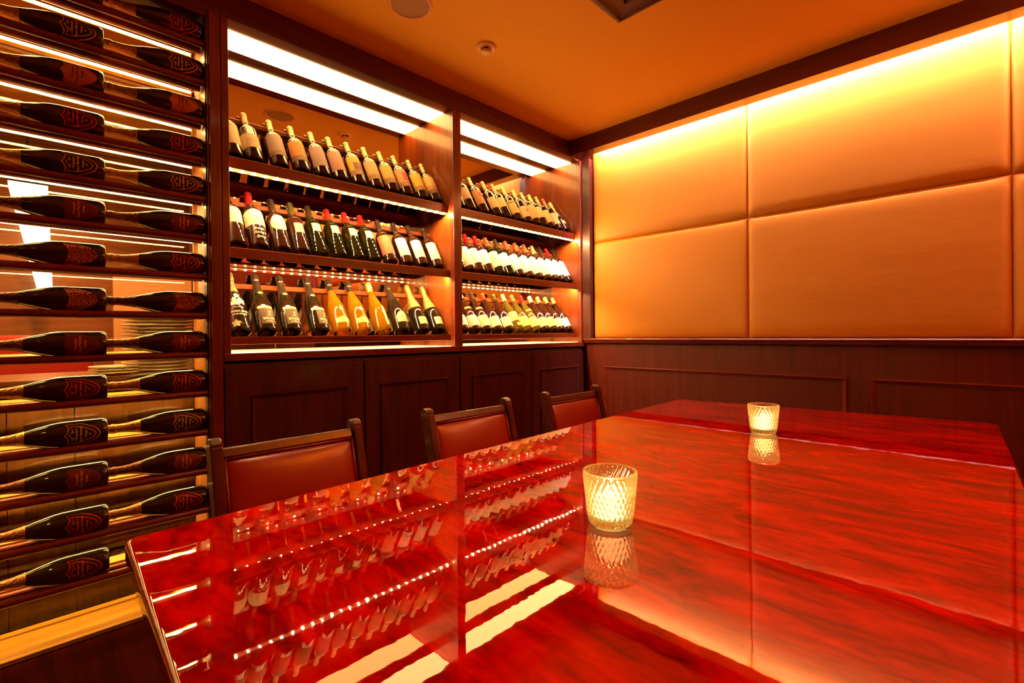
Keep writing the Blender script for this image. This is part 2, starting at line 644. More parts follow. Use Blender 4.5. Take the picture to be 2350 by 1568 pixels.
# ceiling coffer frame
cf = empty('ceiling_coffer', (1.80, 1.28, CZ), 'dark wooden coffer frame with a moulded edge set on the orange ceiling', 'ceiling frame')


def ring(mb, x0, x1, y0, y1, prof):
    """mitred frame: prof = (inset, z)"""
    vs = []
    n = len(prof)
    for (sx, sy) in ((0, 0), (1, 0), (1, 1), (0, 1)):
        for (ins, z) in prof:
            vs.append(((x1 - ins) if sx else (x0 + ins), (y1 - ins) if sy else (y0 + ins), z))
    fs = []
    for c in range(4):
        d = (c + 1) % 4
        for i in range(n - 1):
            fs.append((c * n + i, d * n + i, d * n + i + 1, c * n + i + 1))
    mb.add(vs, fs)


mb = MB()
ring(mb, -.724, .724, -.724, .724, [(0, 0), (0, -.022), (.018, -.030), (.022, -.022), (.05, -.016), (.056, -.024), (.09, -.020), (.10, -.004), (.10, 0)])
mb.build('frame', M['wood_dark_x'], cf)

# round ceiling speaker, smoke detector
sp = empty('ceiling_speaker', (.475, 1.245, CZ), 'round flush speaker grille in the ceiling above the cabinet', 'speaker')
MB().lathe([(.098, 0), (.098, -.006), (.092, -.009), (.086, -.008), (.084, -.004)], 48).build('rim', mat('speaker_rim_paint', (.80, .30, .07), .5), sp, smooth=True)
g = mat('speaker_grille', (.42, .17, .04), .6)
nt, b, N, L = nodes(g)
v = N('ShaderNodeTexVoronoi'); v.inputs['Scale'].default_value = 300
tc = N('ShaderNodeTexCoord'); L(tc.outputs['Object'], v.inputs['Vector'])
bp = N('ShaderNodeBump'); bp.inputs['Strength'].default_value = .6; bp.inputs['Distance'].default_value = .002
L(v.outputs['Distance'], bp.inputs['Height']); L(bp.outputs[0], b.inputs['Normal'])
MB().lathe([(0, -.007), (.05, -.0065), (.085, -.004)], 48).build('grille', g, sp, smooth=True)

sd = empty('smoke_detector', (.471, 1.707, CZ), 'small round smoke detector on the ceiling', 'smoke detector')
pw = mat('detector_plastic', (.88, .42, .14), .4)
MB().lathe([(.050, 0), (.050, -.006), (.044, -.011), (.034, -.012), (.0, -.012)], 36).build('base_plate', pw, sd, smooth=True)
MB().lathe([(.026, -.0215), (.0285, -.024), (.028, -.031), (.020, -.036), (0, -.037)], 36).build('cap', pw, sd, smooth=True)
mb = MB()
mb.lathe([(.0235, -.012), (.0235, -.0225), (0, -.0225)], 24)
mb.build('vent_slots', M['black'], sd)
mb = MB()
for k in range(5):
    a = 2 * PI * k / 5
    mb.box(.024 * math.cos(a) - .0025, .024 * math.cos(a) + .0025, .024 * math.sin(a) - .0025, .024 * math.sin(a) + .0025, -.024, -.012)
mb.build('rib', pw, sd)

# unseen downlights added to light table and room: round diffusers in the ceiling
for k, (x, y, lb) in enumerate(((1.45, .95, 'inside the dark coffer frame, nearer the cabinet'), (2.15, .95, 'inside the dark coffer frame, nearer the room middle'),
                                (1.75, 1.55, 'inside the dark coffer frame, nearer the upholstered wall'), (3.3, 1.4, 'over the far side of the table'), (1.3, -.9, 'near the left wall before the bottle rack'), (3.0, -.9, 'in the front corner of the room'))):
    dl = empty('fill_downlight', (x, y, CZ), 'added ceiling fill light ' + lb, 'ceiling light', 'added ceiling fill lights')
    MB().lathe([(.062, 0), (.062, -.004), (.055, -.006), (.050, -.003)], 32).build('rim', pw, dl, smooth=True)
    MB().lathe([(.050, -.003), (0, -.003)], 32).build('diffuser', M['fill_light'], dl)
    ld = bpy.data.lights.new('fill_spot', 'SPOT')
    ld.energy = P_SPOT; ld.color = C_FILL; ld.spot_size = math.radians(95); ld.spot_blend = .8; ld.shadow_soft_size = .05
    lo_ = bpy.data.objects.new('fill_spot', ld); sc.collection.objects.link(lo_); lo_.parent = dl; lo_.location = (0, 0, -.06)

# ------------------------------------------------------------------ upholstered wall
YP = 3.182
cols = [(.080, 1.238), (1.238, 2.387), (2.387, 3.54), (3.54, X1)]
rows_ = [(1.003, 1.755), (1.755, 2.53)]
rn = ['lower', 'upper']
cn = ['in the corner by the cabinet', 'second from the corner', 'third from the corner', 'fourth from the corner']


def cushion(x0, x1, z0, z1):
    nx, nz = 44, 34
    vs = []
    for i in range(nx + 1):
        for j in range(nz + 1):
            # concentrate the grid at the edges
            s_ = .5 - .5 * math.cos(PI * i / nx)
            t_ = .5 - .5 * math.cos(PI * j / nz)
            x = x0 + (x1 - x0) * s_
            z = z0 + (z1 - z0) * t_
            dx = min(x - x0, x1 - x)
            dz = min(z - z0, z1 - z)
            ex = 1 - math.exp(-dx / .018)
            ez = 1 - math.exp(-dz / .018)
            h = .024 * (ex * ez) ** .6
            h += .004 * math.sin(PI * s_) * math.sin(PI * t_)
            pk = noise.noise(Vector((x * 16, z * 5, 3))) * .0016 * math.exp(-dz / .05)
            vs.append((x, YP + .024 - h + pk, z))
    fs = []
    for i in range(nx):
        for j in range(nz):
            k = i * (nz + 1) + j
            fs.append((k, k + nz + 1, k + nz + 2, k + 1))
    n0 = len(vs)
    vs += [(x0, 3.215, z0), (x1, 3.215, z0), (x1, 3.215, z1), (x0, 3.215, z1)]
    c = [0, nx * (nz + 1), nx * (nz + 1) + nz, nz]
    for a in range(4):
        b_ = (a + 1) % 4
        fs.append((c[a], c[b_], n0 + b_, n0 + a))
    fs.append((n0 + 3, n0 + 2, n0 + 1, n0))
    return MB().add(vs, fs)


for ci, (a, b_) in enumerate(cols):
    for ri, (z0, z1) in enumerate(rows_):
        o = cushion(a, b_, z0, z1).build('upholstered_panel', M['vinyl'], smooth=True)
        tag(o, 'cream padded wall panel, %s row, %s' % (rn[ri], cn[ci]), 'wall panel', 'padded panels of the upholstered wall')

cove = empty('cove_light', (1.7, 3.125, 2.44), 'hidden light strip glowing down the padded wall from behind the beam', 'light strip')
cove['kind'] = 'thing'
MB().box(-1.58, 2.6, -.016, .002, .040, .046).build('light_tape', M['cove_light'], cove)
MB().box(-1.62, 2.66, -.019, .008, .046, .058).build('channel', M['steel'], cove)

# ================================================================== DISPLAY CABINETS
ZS, ZT = .9745, 2.413
XM = -.30


def display_cabinet(y0, y1, jl, jr, label):
    """one bay: y0..y1 is the opening, jl and jr the widths of its upright stiles"""
    c = empty('display_cabinet', (0, y0, ZS), label, 'cabinet', 'built-in wine display cabinets')
    w = y1 - y0
    H = ZT - ZS
    def B(name, mb, m, **k):
        return mb.build(name, m, c, **k)
    if jl:
        B('stile', MB().box(-.03, .0, -jl, 0, -.033, H), M['wood'], bevel=.0015)
    B('stile', MB().box(-.03, .0, w, w + jr, -.033, H), M['wood'], bevel=.0015)
    B('sill', MB().box(-.03, .004, -jl, w + jr, -.033, 0), M['wood_h'], bevel=.002)
    B('side_panel', MB().box(XM, -.03, -.015, 0, 0, H), M['wood_inner'])
    B('side_panel', MB().box(XM, -.03, w, w + .015, 0, H), M['wood_inner'])
    B('soffit', MB().box(XM, -.02, -.015, w + .015, H, H + .02), M['wood_h'])
    B('floor_board', MB().box(XM, -.03, -.015, w + .015, -.03, -.004), M['wood_h'])
    B('mirror', MB().box(XM - .006, XM, 0, w, 0, H), M['mirror'])
    # soffit light
    lp = B('light_panel', MB().box(-.246, -.085, .004, w - .004, H - .004, H + .004), M['panel_light'])
    sl = B('sill_light', MB().box(-.285, -.035, .004, w - .004, -.003, .0015), M['sill_light'])
    MB().box(-.165, -.155, .004, w - .004, .0015, .004).build('divider', M['steel'], sl)
    return c


BAYS = []
for (y0, y1, jl, jr, lb) in ((.640, 1.861, .028, .0305, 'tall mahogany wine display cabinet with twelve bottles per shelf, beside the bottle rack'),
                             (1.922, 3.133, .0305, .037, 'tall mahogany wine display cabinet in the corner by the padded wall')):
    c = display_cabinet(y0, y1, jl, jr, lb)
    BAYS.append((c, y0, y1))

# shelves: front x, lip top z, lip bottom z
SH = [(-.060, 1.843, 1.794), (-.040, 1.439, 1.397), (-.040, 1.0454, 1.0125)]
which = ['top', 'middle', 'bottom']
for bi, (c, y0, y1) in enumerate(BAYS):
    w = y1 - y0
    for si, (xf, zt, zb) in enumerate(SH):
        s = empty('display_shelf', (xf, y0, zt), '%s mahogany shelf with a raised lip in the %s cabinet' % (which[si], 'left' if bi == 0 else 'corner'), 'shelf', 'shelves of the wine display cabinets')
        MB().box(-.018, 0, .001, w - .001, zb - zt, 0).build('lip', M['wood_h'], s, bevel=.0015)
        if si == 0:
            MB().box(-.022, -.0165, .001, w - .001, zb - zt - .011, zb - zt + .004).build('flange', M['wood_h'], s)
        MB().box(-.145, -.018, .001, w - .001, -.022, -.010).build('board', M['wood_h'], s)
        # neck rest along the mirror
        rx = (.014, .033) if si == 0 else ((.032, .052) if si == 1 else (.025, .044))
        MB().box(XM - xf + rx[0], XM - xf + rx[1], .001, w - .001, .232, .256).build('neck_rail', M['wood_inner'], s, bevel=.003)
        MB().box(-.018, -.001, .001, w - .001, 0, .0015).build('edge_strip', M['steel'], s)
        if si < 2:
            zz = (zb - zt - .003) if si == 0 else (zb - zt + .011)
            xx = (-.012, -.002) if si == 0 else (-.030, -.020)
            t = MB().box(xx[0], xx[1], .003, w - .003, zz, zz + .003).build('led_tape', M['tape_light'], s)
            n = 25
            dot = MB().box(xx[0] + .001, xx[1] - .001, -.0032, .0032, zz - .006, zz).build('led', M['dot_light'], t)
            dot.location.y = .5 * w / n
            for k in range(1, n):
                d2 = dot.copy(); sc.collection.objects.link(d2); d2.location.y = (k + .5) * w / n

# base cabinets
doors = [(.613, 1.258, .714, 1.165), (1.263, 1.893, 1.350, 1.810), (1.900, 2.545, 1.992, 2.456), (2.550, 3.165, 2.634, 3.088)]
dn = ['nearest the bottle rack', 'second from the bottle rack', 'third from the bottle rack', 'in the corner by the wainscot']
for i, (a, b_, p, q) in enumerate(doors):
    c = empty('base_cabinet', (0, a, FZ), 'dark mahogany base cabinet with a moulded door, ' + dn[i], 'cabinet', 'base cabinets under the wine displays')
    MB().box(-.30, -.018, 0, b_ - a, .06, .965).build('carcass', M['wood_dark'], c)
    d = MB().box(-.018, 0, .0015, b_ - a - .0015, .08, .945).build('door', M['wood_dark'], c, bevel=.0015)
    mb = MB()
    frame_moulding(mb, p - a, q - a, .135, .827, 0, 1, w=.022, d=.010, sgn=1)
    mb.build('door_moulding', M['wood_dark'], d)
    MB().box(-.05, -.03, 0, b_ - a, 0, .08).build('plinth', M['black'], c)

# pilaster between rack and cabinets
struct('trim_8', MB().box(-.235, .004, .5665, .6085, FZ, 2.413), M['wood'], bevel=.002)
struct('trim_9', MB().box(-.20, -.008, .6085, .6125, FZ, 2.413), M['black'])

# ================================================================== BOTTLE RACK
RZ0, RDZ = 2.331, .1631
NR = 14
rack = empty('bottle_rack', (0, .56, FZ), 'tall wall rack of dark red wooden rails holding lying champagne bottles', 'rack')


def RB(name, mb, m, **k):
    for i, v_ in enumerate(mb.v):
        mb.v[i] = (v_[0], v_[1] - .56, v_[2] - FZ)
    return mb.build(name, m, rack, **k)


YL = -.95
RB('side_panel', MB().box(-.222, -.006, .5605, .5660, FZ, 2.413), M['wood_warm'])
RB('side_panel', MB().box(-.222, -.006, YL, YL + .012, FZ, 2.413), M['wood_warm'])
RB('top_board', MB().box(-.222, -.0, YL + .012, .5605, 2.385, 2.413), M['wood_dark_h'])
RB('base_board', MB().box(-.222, -.188, YL + .012, .5605, FZ, FZ + .016).box(-.182, -.032, YL + .012, .5605, FZ, FZ + .012).box(-.026, 0.0, YL + .012, .5605, FZ, FZ + .014), M['wood_gold'])
for k in range(NR + 1):
    zc = RZ0 - RDZ * k
    z = zc - .0525
    if k == NR:
        break
    # front rail: rounded nose
    RB('front_rail', MB().cyl((-.034, YL + .012, z), (-.034, .556, z), .0140, 20), M['wood_h'], auto=math.radians(40))
    RB('rear_rail', MB().cyl((-.096, YL + .012, z), (-.096, .556, z), .0140, 20), M['wood_h'], auto=math.radians(40))
    RB('led_channel', MB().prism([(-.176, z + .019), (-.122, z + .013), (-.122, z + .010), (-.133, z + .008), (-.133, z - .0050), (-.1355, z - .0050), (-.1355, z + .004), (-.1635, z + .004), (-.1635, z - .0050), (-.166, z - .0050), (-.166, z + .010), (-.176, z + .012)], 1, YL + .012, .538), M['brass'])
    RB('led_tube', MB().cyl((-.149, YL + .012, z - .002), (-.149, .532, z - .002), .0055, 12), M['tube_light'], smooth=True)
# front corner posts at both ends
RB('post', MB().box(-.050, -.018, .5560, .5605, FZ, 2.385), M['wood_dark'])

window = empty('window_1', (-.225, -.2, FZ))
tag(window, kind='structure')
MB().box(-.002, .002, YL + .2, .766, .012, 2.12 - FZ).build('window_pane', M['pane'], window)
MB().box(-.008, .008, .752, .766, .0, 2.44).build('window_frame', M['wood_warm'], window)
MB().box(-.008, .008, YL + .2, .766, 2.12 - FZ, 2.14 - FZ).build('window_frame', M['wood_warm'], window)

# ================================================================== ROOM BEYOND THE RACK
struct('wall_1', MB().box(-2.7, -2.65, Y0, 3.3, FZ, CZ), wood('far_room_panelling', (.20, .05, .01), (.34, .10, .02), scale=(30, 3, 30)))
struct('wall_2', MB().box(-2.65, -.36, 2.6, 2.65, FZ, CZ), M['wood_warm'])
ct = empty('service_counter', (-.26, -.9, FZ), 'oak service counter standing right behind the glass of the bottle rack', 'counter')
MB().box(-.50, 0.0, 0, 1.52, .905, .925).build('worktop', M['wood_warm_h'], ct, bevel=.003)
MB().box(-.48, -.012, .01, .862, 0, .905).build('front_panel', M['wood_warm'], ct)
MB().box(-.48, -.012, .866, 1.05, 0, .905).build('front_panel', M['wood_warm'], ct)
MB().box(-.48, -.012, 1.054, 1.50, 0, .905).build('front_panel', M['wood_warm'], ct)


def plate_prof(r):
    return [(0, .004), (r * .55, .004), (r * .62, .003), (r * .62, 0), (r * .58, 0), (r * .58, .0015), (r * .64, .0025), (r * .985, .0080), (r, .0095), (r, .0125), (r * .98, .0140), (r * .7, .007), (r * .55, .006), (0, .006)]


me = None
for k in range(16):
    if me is None:
        b = MB().lathe(plate_prof(.150), 40)
        me = bpy.data.meshes.new('dinner_plate')
        me.from_pydata(b.v, [], b.f); me.materials.append(M['plate'])
        me.polygons.foreach_set('use_smooth', [True] * len(me.polygons))
    o = bpy.data.objects.new('dinner_plate', me)
    sc.collection.objects.link(o)
    o.location = (-.465 + .003 * math.sin(k * 2.1), .475 + .004 * math.cos(k * 1.7), .93 + FZ + .035 + .0155 * k)
    nm = ['bottom', 'second', 'third', 'fourth', 'fifth', 'sixth', 'seventh', 'eighth', 'ninth', 'tenth', 'eleventh', 'twelfth', 'thirteenth', 'fourteenth', 'fifteenth', 'topmost'][k]
    tag(o, 'large white plate in the tall stack behind the rack, %s from below' % nm if 0 < k < 15 else 'large white plate in the tall stack behind the rack, %s' % nm, 'plate', 'large plates stacked on the counter')
for v_ in [o for o in sc.objects if o.name.startswith('dinner_plate')]:
    v_.location.z -= .037
me2 = None
for k in range(3):
    if me2 is None:
        b = MB().lathe(plate_prof(.085), 36)
        me2 = bpy.data.meshes.new('side_plate')
        me2.from_pydata(b.v, [], b.f); me2.materials.append(M['plate'])
        me2.polygons.foreach_set('use_smooth', [True] * len(me2.polygons))
    o = bpy.data.objects.new('side_plate', me2)
    sc.collection.objects.link(o)
    o.location = (-.36, .285, .891 + .012 * k)
    tag(o, 'small white plate in the low stack beside the tall plates, ' + ['bottom one', 'middle one', 'top one'][k], 'plate', 'small plates stacked on the counter')

bo = empty('booth_seat', (-1.35, -.75, FZ), 'red leather booth seat in the room beyond the bottle rack', 'seat')
MB().box(-.12, .0, 0, 1.05, .1, 1.10).build('backrest', M['cloth_red'], bo, bevel=.02, seg=3)
MB().box(0, .45, 0, 1.05, .1, .46).build('seat', M['cloth_red'], bo, bevel=.03, seg=3)
MB().box(-.10, .42, .02, 1.03, 0, .1).build('plinth', M['wood_dark'], bo)

# inverted pyramid wall lantern
ln = empty('wall_lantern', (-2.3, .03, 1.40), 'glowing tapered lantern lamp in the room beyond the bottle rack', 'lamp')
def frustum(mb, c0, w0, c1, w1, z0, z1):
    vs = []
    for (c, w, z) in ((c0, w0, z0), (c1, w1, z1)):
        for (sx, sy) in ((-1, -1), (1, -1), (1, 1), (-1, 1)):
            vs.append((c[0] + sx * w, c[1] + sy * w, z))
    mb.add(vs, [(3, 2, 1, 0), (4, 5, 6, 7), (0, 1, 5, 4), (1, 2, 6, 5), (2, 3, 7, 6), (3, 0, 4, 7)])
mb = MB(); frustum(mb, (0, .10), .035, (0, .02), .095, -.05, .68)
mb.build('lamp_shade', M['lantern_light'], ln)
MB().cyl((0, .02, .68), (0, .02, CZ - 1.40), .006).build('cord', M['black'], ln)
mb = MB(); mb.box(-.102, .100, -.078, .118, .675, .69)
mb.build('top_cap', M['black'], ln)
# pilasters and a door frame in the far room
dfm = empty('room_divider', (-1.9, .45, FZ), 'wooden divider posts with pale panels in the room beyond the rack', 'divider')
MB().box(-.03, .0, .0, .45, .8, 1.55).build('panel', mat('pale_plaster', (.70, .32, .12), .7), dfm)
MB().box(-.04, .02, .45, .53, 0, 2.5).build('post', M['wood_dark'], dfm)
MB().box(-.04, .02, .53, .57, 0, 2.0).build('post', M['wood_warm'], dfm)
MB().box(-.03, .0, .57, .98, .0, 2.0).build('panel', M['wood_dark'], dfm)
MB().box(-.03, .0, .0, .45, .1, .8).build('panel', M['wood_warm'], dfm)
for (x, y, lb) in ((-.62, .2, 'over the counter behind the bottle rack'), (-1.3, .3, 'beyond the glass of the bottle rack'), (-1.5, -1.0, 'in the far corner beyond the bottle rack')):  # downlights added to brighten the far room and the plates
    dl = empty('fill_downlight', (x, y, CZ), 'added ceiling fill light ' + lb, 'ceiling light', 'added ceiling fill lights')
    MB().lathe([(.062, 0), (.062, -.004), (.055, -.006), (.050, -.003)], 32).build('rim', pw, dl, smooth=True)
    MB().lathe([(.050, -.003), (0, -.003)], 32).build('diffuser', M['fill_light'], dl)
    ld = bpy.data.lights.new('fill_spot', 'SPOT'); ld.energy = 150 if x > -1 else 60; ld.color = (1, .55, .2); ld.spot_size = math.radians(150); ld.spot_blend = .6; ld.shadow_soft_size = .05
    lo_ = bpy.data.objects.new('fill_spot', ld); sc.collection.objects.link(lo_); lo_.parent = dl; lo_.location = (0, 0, -.06)

# ================================================================== RACK BOTTLES
fCH = prof_fn(CHAMP_S)
sh_top = lambda t: -.0085 * abs(math.sin(PI * t)) + .004 * (1 - abs(t))
sh_bot = lambda t: .052 * (abs(t) ** 1.9)
NTH = ['first', 'second', 'third', 'fourth', 'fifth', 'sixth', 'seventh', 'eighth', 'ninth', 'tenth', 'eleventh', 'twelfth', 'thirteenth', 'bottom']
DP = [('Champagne', .0095, .0865, .25, .0002), ('Dom P\u00e9rignon', .0105, .0735, .25, .0003), ('Vintage', .0092, .0605, .25, .0002)]
# style: outline colour, field colour, text colour, word for the label
ST = {'red': ((.85, .085, .028), (.04, .009, .005), (.95, .12, .04), 'red edged dark label'),
      'gold': ((.85, .42, .08), (.02, .018, .006), (1, .68, .18), 'gold edged black label'),
      'tan': ((.62, .22, .07), (.55, .20, .07), (.16, .04, .015), 'tan label'),
      'brown': ((.24, .05, .016), (.18, .034, .011), (.95, .40, .14), 'plain brown label'),
      'jewel': (None, None, None, 'sparkling jewelled label')}
seq = ['red', 'gold', 'tan', 'red', 'gold', 'brown', 'jewel', 'jewel', 'brown', 'red', 'gold', 'brown', 'red', 'red']
starme = {}


def star_mb(r0, z0, u_c, R_, pts=5, rad=.0475, d=.0011):
    vs = [(u_c, z0)]
    for k in range(2 * pts):
        a = PI / 2 + k * PI / pts
        rr = R_ if k % 2 == 0 else R_ * .42
        vs.append((u_c + rr * math.cos(a), z0 + rr * math.sin(a)))
    V = [((rad + d) * math.cos(u / rad), (rad + d) * math.sin(u / rad), z) for u, z in vs]
    return MB().add(V, [(0, 1 + k, 1 + (k + 1) % (2 * pts)) for k in range(2 * pts)])


def lay_bottle(side, row, style):
    zc = RZ0 - RDZ * row
    ybase = .553 if side == 'right' else .231
    dx = {}
    oc, fc, tcx, words = ST[style]
    nth = ('row %s from the top' % NTH[row]) if row < 13 else 'bottom row'
    nth = 'bottom row' if row == 13 else NTH[row] + ' row from the top'
    t = empty('champagne_bottle', (-.065, ybase, zc), 'lying bottle with %s, %s, %s column of the rack' % (words, nth.replace(' from the top', ' down'), side), 'bottle', 'champagne bottles lying in the wall rack')
    t.rotation_euler = (PI / 2, 0, 0)
    link_mesh('bottle_body', lathe_mesh('champ_black', bottle_body('champ'), M['g_rack'], 36), t)
    fc_ = {'red': (.42, .19, .07), 'gold': (.55, .32, .10), 'tan': (.32, .14, .05), 'brown': (.16, .055, .02), 'jewel': (.07, .02, .01)}[style]
    z0 = .222 if style != 'jewel' else .232
    cap = link_mesh('foil_capsule', lathe_mesh('cap_champ_' + style, cap_profile('champ', z0), foil_mat(fc_, .75, .32), 24, 'foil_capsule'), t)
    tw = .90
    if style == 'jewel':
        patch(fCH, .026, .112, .92, .0016, lambda t_: .012 * abs(t_) ** 1.5 - .006, sh_bot, 26, 10).build('label', M['jewel'], t, smooth=True)
    else:
        lb = patch(fCH, .022, .118, .92, .0006, sh_top, sh_bot, 28, 8).build('label', lab(oc, .3, .4), t, smooth=True)
        if style != 'tan':
            patch(fCH, .026, .1145, .86, .0009, sh_top, sh_bot, 28, 8).build('label_field', lab(fc, .2, .4), lb, smooth=True)
        if style in ('red', 'gold'):
            patch(fCH, .033, .1085, .72, .0011, sh_top, sh_bot, 28, 8).build('label_band', lab(tuple(c * .55 for c in oc), .3, .4), lb, smooth=True)
            patch(fCH, .0385, .1035, .60, .0013, sh_top, sh_bot, 28, 8).build('label_field', lab(fc, .2, .4), lb, smooth=True)
        tb = bend_text(DP, .0475, .0017)
        if style in ('red', 'gold', 'tan'):
            s_ = star_mb(0, .0525, 0, .0048, 5, .0475, .0017)
            tb.add(s_.v, s_.f)
        if style in ('red', 'gold'):
            for q in (-.0045, .0045):
                s_ = star_mb(0, .0975, q * 2.2, .0035, 6, .0475, .0017)
                tb.add(s_.v, s_.f)
        tb.build('lettering', lab(tcx, .2, .4), lb)
    return t


M['g_rack'] = mat('rack_bottle_glass', (.034, .020, .004), .05, spec=.7, coat=.5)
for r_ in range(NR):
    lay_bottle('left', r_, seq[r_])
    if r_ < 13:
        lay_bottle('right', r_, 'red' if r_ == 6 else seq[r_])
    # third column, mostly beyond the frame: not shown in the photograph

# ================================================================== SHELF BOTTLES
TH = math.radians(31)


def row_y(xs, x=-.05):
    """photo column of each foot centre turned into a place along the shelf, on the plane x"""
    out = []
    for px in xs:
        # ray through the photo column at the horizon
        d = F * 1120.23 + R * (px - 1175)
        t = (x - 2.33) / d.x
        out.append(d.y * t)
    return out


def spread(ys, dmin, lo, hi):
    ys = list(ys)
    for _ in range(200):
        for i in range(len(ys) - 1):
            g_ = dmin - (ys[i + 1] - ys[i])
            if g_ > 0:
                ys[i] -= g_ / 2
                ys[i + 1] += g_ / 2
        ys[0] = max(ys[0], lo)
        ys[-1] = min(ys[-1], hi)
    return ys


def stand_bottle(kind, glass, bay, shelf, y, labels, cap, words, place, name='wine_bottle', cat='bottle', lean=TH, capz=None, xo=0, roll=0.0, sc_=1.0, text=None, tcol=BLK, extra=None, trad=None):
    side, r, H = KINDS[kind]
    xf, zt, zb = SH[shelf]
    f = prof_fn(side)
    xb = xf - .018 - .002 - r * math.cos(lean) + xo
    z = zt - .010 + r * math.sin(lean) + .001
    t = empty(name, (xb, y, z), words + ', ' + place, cat, 'bottles on the %s shelf of the %s cabinet' % (which[shelf], 'left' if bay == 0 else 'corner'))
    t.rotation_euler = (0, -lean, 0)
    t.scale = (sc_, sc_, sc_)
    link_mesh('bottle_body', lathe_mesh(kind + glass, bottle_body(kind), M[glass], 28), t)
    if cap:
        z0 = capz if capz else (.252 if kind == 'bord' else (.235 if kind == 'burg' else .232))
        link_mesh('foil_capsule', lathe_mesh('cap' + kind + str(cap) + str(z0), cap_profile(kind, z0), foil_mat(*cap), 22, 'foil_capsule'), t)
    first = None
    for (z0, z1, half, col, *rest) in labels:
        o = patch(f, z0, z1, half, .0006 + (.0004 if first else 0), rest[0] if rest else None, rest[1] if len(rest) > 1 else None, 16, 4, u0=roll).build('label', lab(col, 0, .55), t, smooth=True)
        first = first or o
    if text:
        bend_text(text, trad or r, .0013, u0=roll * r).build('lettering', lab(tcol, 0, .5), first or t)
    if extra:
        extra(t, r)
    return t


# --- left cabinet, top shelf: y positions found on the shelf front
ord12 = ['first', 'second', 'third', 'fourth', 'fifth', 'sixth', 'seventh', 'eighth', 'ninth', 'tenth', 'eleventh', 'twelfth']
FO = ((.50, .31, .16), .8, .25)
y1 = spread(row_y([545, 592, 651.7, 702, 749.6, 791, 833.6, 873.7, 910, 943, 978, 1008], -.10), 0.0835, 0.683, 1.818)
top_specs = [
    ('cream label with brown drawing', [(.055, .195, 1.5, CREAM)], CREAM, [('Cabernet', .012, .17, .2, 0)], (.25, .12, .05)),
    ('wide plain cream label', [(.060, .150, 1.5, CREAM)], None, [('V E R I T \u00c9', .013, .105, 0, 0), ('LA JOIE', .006, .094, 0, 0)], (.35, .2, .08)),
    ('tall greyish label with small yellow marks', [(.050, .190, 1.35, (.52, .34, .26)), (.050, .078, 1.35, (.36, .20, .11))], None, [('Cabernet', .0125, .060, .4, .0002)], (.85, .62, .25)),
    ('orange label over a brown band', [(.050, .185, 1.35, ORNG), (.050, .082, 1.35, (.36, .18, .08))], None, [('Cabernet', .0125, .062, .4, .0002)], (.9, .65, .25)),
    ('pale lilac label', [(.048, .185, 1.35, LILAC)], None, [('Cabernet', .0125, .062, .4, .0002)], (.85, .62, .3)),
    ('dusty pink label', [(.048, .185, 1.35, PINK)], None, [('Cabernet', .0125, .062, .4, .0002)], (.85, .6, .2)),
    ('yellow label with a dark figure', [(.048, .185, 1.35, YELL), (.085, .140, .55, (.34, .15, .10)), (.048, .082, 1.35, (.50, .28, .15))], None, [('Cabernet', .0125, .060, .4, .0002)], (.9, .65, .25)),
    ('beige label with a line drawing', [(.048, .185, 1.35, (.72, .47, .2)), (.048, .082, 1.35, (.52, .28, .13))], None, [('Cabernet', .0125, .062, .4, .0002)], (.9, .6, .25)),
    ('mottled yellow label over a brown band', [(.048, .185, 1.35, (.80, .50, .10)), (.048, .085, 1.35, (.42, .22, .12))], None, [('Cabernet', .0125, .064, .4, .0002)], (.9, .6, .25)),
    ('salmon label with a red streak', [(.048, .185, 1.35, (.74, .38, .17)), (.095, .160, .32, (.80, .10, .03)), (.048, .082, 1.35, (.45, .22, .12))], None, [('Cabernet', .0125, .062, .4, .0002)], (.9, .6, .25)),
    ('bright yellow label over a tan band', [(.048, .185, 1.35, (.88, .55, .06)), (.048, .082, 1.35, (.50, .28, .12))], None, [('Cabernet', .0125, .062, .4, .0002)], (.9, .6, .25)),
    ('cream, orange and black label', [(.048, .185, 1.35, (.82, .52, .18)), (.080, .110, 1.35, (.60, .30, .14)), (.048, .078, 1.35, (.24, .11, .05))], None, [('Cabernet', .0125, .060, .4, .0002)], (.9, .6, .25)),
]
for i, (wd, labs, _, tx, tc_) in enumerate(top_specs):
    cap = FO if i != 1 else ((.72, .22, .10), .6, .25)
    stand_bottle('bord', 'g_brown', 0, 0, y1[i], labs, cap, 'wine bottle with ' + wd, '%s from the rack, top shelf' % ord12[i], text=tx, tcol=tc_)

